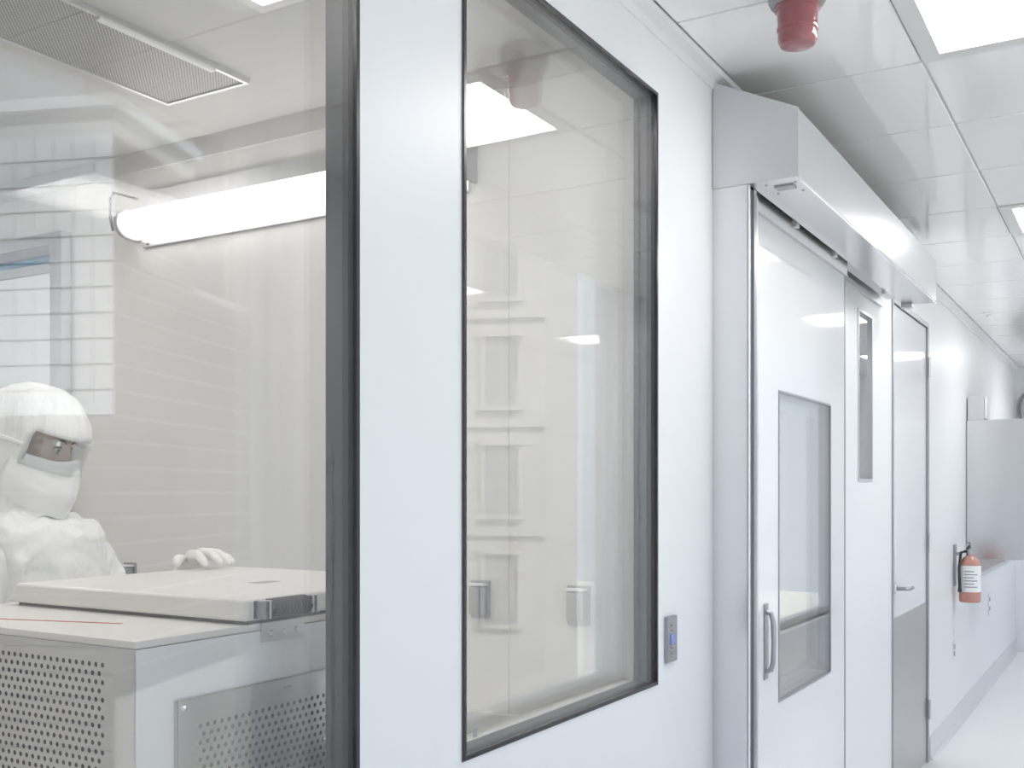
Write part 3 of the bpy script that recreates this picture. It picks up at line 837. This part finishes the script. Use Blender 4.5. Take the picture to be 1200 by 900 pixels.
# galvanised vent plate on the glass side
bm = BM()
perforated(bm, lambda s, t: (MX1 + .006, s, t), 1.123, 1.80, .45, 1.225, 1.160, 1.765, .50, 1.186, PIT, ROW, RAD)
vp = obj('vent_plate', bm, galv, M)
box_obj('vent_shade_sheet', (MX1 + .0005, MX1 + .0015, 1.15, 1.77, .48, 1.20), hole_dark, vp)  # black sheet added so the vent holes look deep in shade
bm = BM()
bx(bm, MX1, MX1 + .006, 1.121, 1.124, .45, 1.225); bx(bm, MX1, MX1 + .006, 1.121, 1.80, 1.2245, 1.2265)
obj('plate_edge', bm, steel_dark, vp)
for (yy, zz) in ((1.136, 1.212), (1.46, 1.10), (1.785, 1.212)):
    bm = BM(); lens_bolt(bm, (MX1 + .006, yy, zz), 'x', .005, .004); obj('screw', bm, chrome, vp, True)
bm = BM(); bx(bm, MX1 + .0062, MX1 + .0072, 1.355, 1.372, 1.208, 1.212); obj('maker_mark', bm, ink_grey, vp)
bm = BM(); prism(bm, [(1.470, 1.255), (1.480, 1.255), (1.475, 1.264)], lambda a, z: (MX1, a, z), lambda a, z: (MX1 + .001, a, z)); obj('warning_mark', bm, ink_grey, M)
bm = BM(); prism(bm, [(-.72, 1.09), (-.40, 1.175), (-.40, 1.181), (-.72, 1.096)], lambda x, y: (x, y, MZ), lambda x, y: (x, y, MZ + .0008)); obj('red_stripe', bm, red_stripe, M)

# lid
LX0, LX1, LY0, LY1 = -.835, -.200, 1.262, 1.815
LZ0, LZ1 = 1.331, 1.368
bm = BM()
def lidpt(x, y, z): return bm.verts.new((x, y, z))
vs = [lidpt(LX0, LY0, LZ0), lidpt(LX1, LY0, LZ0), lidpt(LX1, LY1, LZ0), lidpt(LX0, LY1, LZ0),
      lidpt(LX0 + .02, LY0 + .004, LZ1), lidpt(LX1, LY0 + .004, LZ1), lidpt(LX1, LY1, LZ1), lidpt(LX0 + .02, LY1, LZ1)]
for f in ((0, 3, 2, 1), (4, 5, 6, 7), (0, 1, 5, 4), (1, 2, 6, 5), (2, 3, 7, 6), (3, 0, 4, 7)):
    bm.faces.new([vs[i] for i in f])
bm.edges.ensure_lookup_table()
bmesh.ops.bevel(bm, geom=[e for e in bm.edges], offset=.007, segments=3, profile=.6, affect='EDGES')
lid = obj('lid', bm, enamel, M, True)
box_obj('lid_gasket', (LX0 + .02, LX1 - .01, LY0 + .012, LY1 - .01, MZ, LZ0 + .001), black_plast, lid)
bm = BM(); bx(bm, -.43, -.40, 1.50, 1.555, LZ1 - .0005, LZ1 + .0006); obj('lid_slot', bm, grey_plast, lid)
# spring hinge on the lid's edge
hx = LX1 + .006
bm = BM()
pts = []
turns = 13
for q in range(turns * 10 + 1):
    a = 2 * PI * q / 10
    pts.append((hx + .0135 * math.cos(a), 1.308 + .092 * q / (turns * 10), 1.350 + .0135 * math.sin(a)))
tube(bm, pts, .0036, 6)
hg = obj('hinge_spring', bm, black_plast, M, True)
box_obj('hinge_shade_plate', (LX1 - .001, LX1 + .001, 1.280, 1.424, 1.335, 1.364), hole_dark, hg)  # flat black plate painting the shade of a recess; none is cut
bm = BM(); tube(bm, [(hx, 1.288, 1.350), (hx, 1.418, 1.350)], .0095, 12); obj('hinge_pin', bm, hole_dark, hg, True)
for yy in (1.287, 1.299, 1.404, 1.416):
    bm = BM(); bx(bm, LX1 - .002, hx + .014, yy - .003, yy + .003, 1.334, 1.365, bev=.002); obj('hinge_knuckle', bm, steel_dark if yy in (1.287,) else steel_soft, hg, True)
bm = BM(); bx(bm, MX1, MX1 + .005, 1.305, 1.408, 1.293, 1.325, bev=.001); hb = obj('hinge_bracket', bm, galv, M, True)
for yy in (1.325, 1.356, 1.387):
    bm = BM(); lens_bolt(bm, (MX1 + .005, yy, 1.306), 'x', .0055, .004); obj('screw', bm, steel_soft, hb, True)

# ------------------------------------------------------------------ the worker
PX, PY = -1.20, 1.60
W_ = empty('person', (PX, PY, 0), 'person in white cleanroom coverall, hood, goggles and mask, gloved hand on the lid', 'person')

def skin_mesh(name, verts, edges, radii, root, mat, parent, sub=2):
    me = bpy.data.meshes.new(name + '_tmp')
    me.from_pydata([Vector(v) for v in verts], edges, [])
    o = bpy.data.objects.new(name + '_tmp', me)
    C.objects.link(o)
    sk = o.modifiers.new('skin', 'SKIN'); sk.use_smooth_shade = True
    for i, sv in enumerate(me.skin_vertices[0].data):
        rr = radii[i]
        sv.radius = rr if isinstance(rr, tuple) else (rr, rr)
        sv.use_root = (i == root)
    ss = o.modifiers.new('sub', 'SUBSURF'); ss.levels = sub; ss.render_levels = sub
    dg = bpy.context.evaluated_depsgraph_get()
    m2 = bpy.data.meshes.new_from_object(o.evaluated_get(dg))
    bpy.data.objects.remove(o)
    m2.name = name
    m2.materials.clear(); m2.materials.append(mat)
    for p in m2.polygons: p.use_smooth = True
    r_ = bpy.data.objects.new(name, m2)
    C.objects.link(r_)
    r_.parent = parent
    if parent.type == 'EMPTY': r_.matrix_parent_inverse = Matrix.Translation(parent.location).inverted()
    return r_

V = [(-1.22, 1.60, .98), (-1.235, 1.60, 1.14), (-1.235, 1.605, 1.30), (-1.235, 1.595, 1.40), (-1.23, 1.592, 1.49), (-1.225, 1.592, 1.57),
     # left arm (far side, +y)
     (-1.235, 1.705, 1.40), (-1.225, 1.745, 1.33), (-1.15, 1.80, 1.16), (-1.06, 1.79, 1.17), (-.94, 1.772, 1.285), (-.900, 1.762, 1.335),
     # right arm
     (-1.235, 1.485, 1.40), (-1.225, 1.44, 1.33), (-1.19, 1.34, 1.16), (-1.14, 1.36, 1.12), (-1.06, 1.42, 1.16), (-1.03, 1.43, 1.18),
     # legs
     (-1.22, 1.69, .88), (-1.21, 1.70, .52), (-1.24, 1.70, .12), (-1.22, 1.51, .88), (-1.21, 1.50, .52), (-1.24, 1.50, .12)]
Ed = [(0, 1), (1, 2), (2, 3), (3, 4), (4, 5), (3, 6), (6, 7), (7, 8), (8, 9), (9, 10), (10, 11), (3, 12), (12, 13), (13, 14), (14, 15), (15, 16), (16, 17),
      (0, 18), (18, 19), (19, 20), (0, 21), (21, 22), (22, 23)]
Rr = [(.16, .135), (.165, .135), (.165, .13), (.125, .105), (.072, .072), (.07, .07),
      .080, .076, .068, .064, .052, .042, .092, .082, .070, .064, .052, .042,
      .10, .078, .062, .10, .078, .062]
from mathutils import noise
def wrinkle(me, amp, f1, f2, stretch=.45):
    ns = [v.normal.copy() for v in me.vertices]
    for v, n_ in zip(me.vertices, ns):
        p = Vector((v.co.x, v.co.y, v.co.z * stretch))
        q = noise.noise_vector(p * 4) * .12
        a = 1 - abs(noise.noise((p + q) * f1)) * 2
        b = 1 - abs(noise.noise((p + q) * f2 + Vector((5, 3, 1)))) * 2
        v.co += n_ * amp * (a * .65 + b * .35)
cv = skin_mesh('coverall', V, Ed, Rr, 0, suit, W_, sub=4)
wrinkle(cv.data, .016, 11, 29, .8)

# head space: x forward, y left, z up
HM = Matrix.Translation((-1.222, 1.592, 1.662)) @ Matrix.Rotation(R(27), 4, 'Z') @ Matrix.Rotation(R(20), 4, 'Y') @ Matrix.Scale(.87, 4)
def hobj(name, bm, mat, parent=None, smooth=True, angle=60):
    for v in bm.verts: v.co = HM @ v.co
    return obj(name, bm, mat, parent or W_, smooth, angle)

# face and skull: an egg with brow, nose, chin
bm = BM()
bmesh.ops.create_uvsphere(bm, u_segments=40, v_segments=28, radius=1)
for v in bm.verts:
    x, y, z = v.co
    sx = .098 - .012 * max(0, -z); sy = .078 - .018 * max(0, -z)
    p = Vector((x * sx, y * sy, z * .122))
    if x > .3:
        nz = math.exp(-((p.z + .022) / .028) ** 2) * math.exp(-(p.y / .016) ** 2)
        p.x += .024 * nz
        p.x -= .010 * math.exp(-((p.z - .012) / .016) ** 2) * (math.exp(-((abs(p.y) - .032) / .018) ** 2))
        p.x += .008 * math.exp(-((p.z + .10) / .02) ** 2)
    v.co = p
head = hobj('head', bm, skin)
for sgn in (-1, 1):
    bm = BM(); bmesh.ops.create_uvsphere(bm, u_segments=14, v_segments=10, radius=.0115)
    for v in bm.verts: v.co += Vector((.0765, .032 * sgn, .008))
    e = hobj('eye', bm, eye_white, head)
    bm = BM(); bmesh.ops.create_uvsphere(bm, u_segments=12, v_segments=8, radius=.0068)
    for v in bm.verts: v.co += Vector((.0838, .032 * sgn, .006))
    hobj('iris', bm, brow_mat, head)
    bm = BM(); tube(bm, [(.093, .016 * sgn, .030), (.092, .034 * sgn, .036), (.080, .054 * sgn, .030)], [.003, .004, .002], 8)
    hobj('eyebrow', bm, brow_mat, head)

# hood with face opening, gathered at the brow, draped to the shoulders
bm = BM()
prof = [(-.225, .098, .100), (-.20, .096, .099), (-.17, .095, .098), (-.14, .099, .098), (-.11, .106, .098), (-.075, .114, .100), (-.035, .120, .103), (.0, .124, .105),
        (.028, .126, .106), (.045, .127, .106), (.058, .126, .105), (.080, .121, .101), (.105, .109, .091), (.125, .092, .076), (.140, .068, .056), (.150, .036, .03)]
NT = 64
rings = []
for z, rx, ry in prof:
    ring = []
    for k in range(NT):
        a = 2 * PI * k / NT
        wob = 1 + .010 * math.sin(9 * a + z * 30) + .006 * math.sin(23 * a + 1.3)
        fx = math.cos(a) * rx * wob - .010
        if .04 < z < .10 and math.cos(a) > .2: fx += .012 * math.cos(a)
        ring.append(bm.verts.new((fx, math.sin(a) * ry * wob, z)))
    rings.append(ring)
for i in range(len(rings) - 1):
    zc = (prof[i][0] + prof[i + 1][0]) / 2
    for k in range(NT):
        a = (2 * PI * (k + .5) / NT + PI) % (2 * PI) - PI
        if abs(a) < R(68) and -.12 < zc < .05: continue
        bm.faces.new((rings[i][k], rings[i][(k + 1) % NT], rings[i + 1][(k + 1) % NT], rings[i + 1][k]))
top = bm.verts.new((-.010, 0, .153))
for k in range(NT): bm.faces.new((rings[-1][k], rings[-1][(k + 1) % NT], top))
hood = hobj('hood', bm, hood_mat)
wrinkle(hood.data, .009, 20, 52, .35)
sol = hood.modifiers.new('thickness', 'SOLIDIFY'); sol.thickness = .003; sol.offset = 1
bm = BM()
zb = .047
tube(bm, [(math.cos(a) * .139 - .010, math.sin(a) * .108, zb + .010 * (1 - math.cos(a))) for a in [R(-72 + 8 * q) for q in range(19)]], .0032, 8)
hobj('brow_band', bm, mask_mat, hood)
bm = BM()
tube(bm, [(.010 + .01 * math.sin(q), -.109 * math.cos(R(-15 + 10.6 * q)) , .02 + .135 * math.sin(R(-15 + 10.6 * q))) for q in range(11)], .0035, 6)
hobj('seam', bm, hood_mat, hood)

# face mask: pouch from under the eyes to below the chin
bm = BM()
rows = []
for i in range(13):
    u = i / 12
    z = -.022 - .125 * u
    bul = math.sin(PI * min(1, (.18 + .82 * u) * .62 + .2)) 
    rx = .112 + .038 * math.sin(PI * (.10 + .55 * u)) ; ry = .100 + .010 * math.sin(PI * u)
    row = []
    for k in range(33):
        a = R(-88 + 176 * k / 32)
        pinch = .012 * math.exp(-(a / .35) ** 2) * (1 if u < .75 else .4)
        row.append(bm.verts.new((math.cos(a) * (rx + pinch) - .006, math.sin(a) * ry, z + .018 * math.exp(-(a / .35) ** 2) * (1 - u) - .02 * u * math.cos(a))))
    rows.append(row)
for a, b in zip(rows, rows[1:]):
    for k in range(32): bm.faces.new((a[k], a[k + 1], b[k + 1], b[k]))
cb_ = bm.verts.new((.02, 0, -.135))
for k in range(32): bm.faces.new((rows[-1][k], rows[-1][k + 1], cb_))
mk = hobj('face_mask', bm, mask_mat)
wrinkle(mk.data, .0035, 24, 55, 1.4)
sol = mk.modifiers.new('thickness', 'SOLIDIFY'); sol.thickness = .002; sol.offset = 1

# goggles: curved clear shield with soft rim and strap ends
gg = None
bm = BM()
G0, G1, nk = -.050, .034, 28
def gpt(a, z, off=0.0):
    brow = .006 * math.cos(a)
    return ((.156 + off) * math.cos(a) * .98 - .008, (.113 + off) * math.sin(a), z + (.010 * math.exp(-(a / .18) ** 2) if z < 0 else 0))
ro, ri = [], []
for off, store in ((0, ro), (-.003, ri)):
    for z in (G0, -.008, .014, G1):
        store.append([bm.verts.new(gpt(R(-74 + 148 * k / nk), z, off)) for k in range(nk + 1)])
for st, flip in ((ro, 0), (ri, 1)):
    for a, b in zip(st, st[1:]):
        for k in range(nk): bm.faces.new((a[k], a[k + 1], b[k + 1], b[k]))
gg = hobj('goggles', bm, visor)
for z, nm in ((G0, 'rim'), (G1, 'rim')):
    bm = BM(); tube(bm, [gpt(R(-76 + 152 * k / nk), z, .001) for k in range(nk + 1)], .0030, 8)
    hobj(nm, bm, visor, gg)
for sgn in (-1, 1):
    bm = BM(); tube(bm, [gpt(R(75) * sgn, z, .001) for z in (G0, -.008, .014, G1)], .0045, 8); hobj('rim', bm, visor, gg)
    bm = BM(); bx(bm, -.05, .03, -.003, .003, -.004, .006, bev=.0015)
    for v in bm.verts: v.co += Vector((-.0, .1135 * sgn, 0))
    hobj('strap', bm, mask_mat, gg)
    bm = BM(); bx(bm, .075, .10, -.006, .006, .020, .034, bev=.003)
    for v in bm.verts: v.co = Matrix.Rotation(R(38) * sgn, 4, 'Z') @ v.co + Vector((.025, .016 * sgn, .003))
    hobj('vent', bm, mask_mat, gg)
# lower lids as soft creases on the face
for sgn in (-1, 1):
    bm = BM(); tube(bm, [(.0855, .018 * sgn, .000), (.0880, .032 * sgn, -.004), (.0790, .047 * sgn, .001)], [.0015, .0024, .0014], 8); hobj('eyelid', bm, skin, head)
    bm = BM(); tube(bm, [(.0865, .018 * sgn, .012), (.0890, .032 * sgn, .017), (.0795, .048 * sgn, .011)], [.0014, .0026, .0014], 8); hobj('eyelid', bm, brow_mat, head)

# gloved hands: palm and five separate fingers
def glove(parent, wrist, knuckles, tips, mids, thumb, label):
    """One continuous glove: cuff, palm, four fingers and thumb as chains rooted in the palm."""
    g = skin_mesh('glove', [wrist[0], wrist[1], tuple((Vector(wrist[1]) + (sum((Vector(k) for k in knuckles), Vector()) / 4 - Vector(wrist[1])) * .55))],
                  [(0, 1), (1, 2)], [(.040, .034), (.034, .026), (.042, .017)], 0, glove_mat, parent)
    base = Vector(wrist[1])
    for kx, md, tp, rr in zip(knuckles, mids, tips, (.0100, .0102, .0098, .0088)):
        r0 = base + (Vector(kx) - base) * .45
        skin_mesh('finger', [r0, kx, md[0], md[1], tp], [(0, 1), (1, 2), (2, 3), (3, 4)], [rr * 1.3, rr * 1.25, rr * 1.08, rr, rr * .78], 0, glove_mat, g)
    skin_mesh('thumb', [base + (Vector(thumb[0]) - base) * .3] + list(thumb), [(0, 1), (1, 2), (2, 3)], [.015, .0135, .0115, .009], 0, glove_mat, g)
    return g
kn = [(-.812, 1.702, 1.408), (-.806, 1.726, 1.413), (-.806, 1.750, 1.411), (-.812, 1.774, 1.404)]
mid = [((-.775, 1.692, 1.408), (-.755, 1.687, 1.392)), ((-.766, 1.720, 1.412), (-.743, 1.718, 1.394)), ((-.768, 1.748, 1.409), (-.747, 1.748, 1.392)), ((-.780, 1.776, 1.400), (-.763, 1.778, 1.388))]
tp = [(-.742, 1.684, 1.378), (-.729, 1.717, 1.379), (-.735, 1.748, 1.378), (-.753, 1.780, 1.378)]
def low(p): return (p[0], p[1], 1.3775 + (p[2] - 1.3775) * .78)
kn = [low(p) for p in kn]; mid = [(low(a), low(b)) for a, b in mid]
glove(W_, [(-.925, 1.775, 1.315), (-.872, 1.757, 1.375)], kn, tp, mid, [(-.838, 1.690, 1.390), (-.812, 1.662, 1.387), (-.800, 1.648, 1.379)], '')
# second hand resting lower, behind the machine
dz = Vector((-.06, -.36, -.20))
def mirror_pt(p, c=1.74): return tuple(Vector((p[0] - .175, 2 * c - p[1] - .32, p[2] - .185)))
glove(W_, [mirror_pt((-.93, 1.77, 1.38)), mirror_pt((-.872, 1.757, 1.39))], [mirror_pt(p) for p in kn], [mirror_pt(p) for p in tp],
      [tuple(mirror_pt(q) for q in m) for m in mid], [mirror_pt(q) for q in [(-.838, 1.690, 1.398), (-.812, 1.662, 1.390), (-.800, 1.648, 1.378)]], '')
for yy in (1.70, 1.50):
    bm = BM(); bx(bm, -1.30, -1.04, yy - .052, yy + .052, 0, .10, bev=.035, seg=4); obj('overshoe', bm, suit, W_, True)
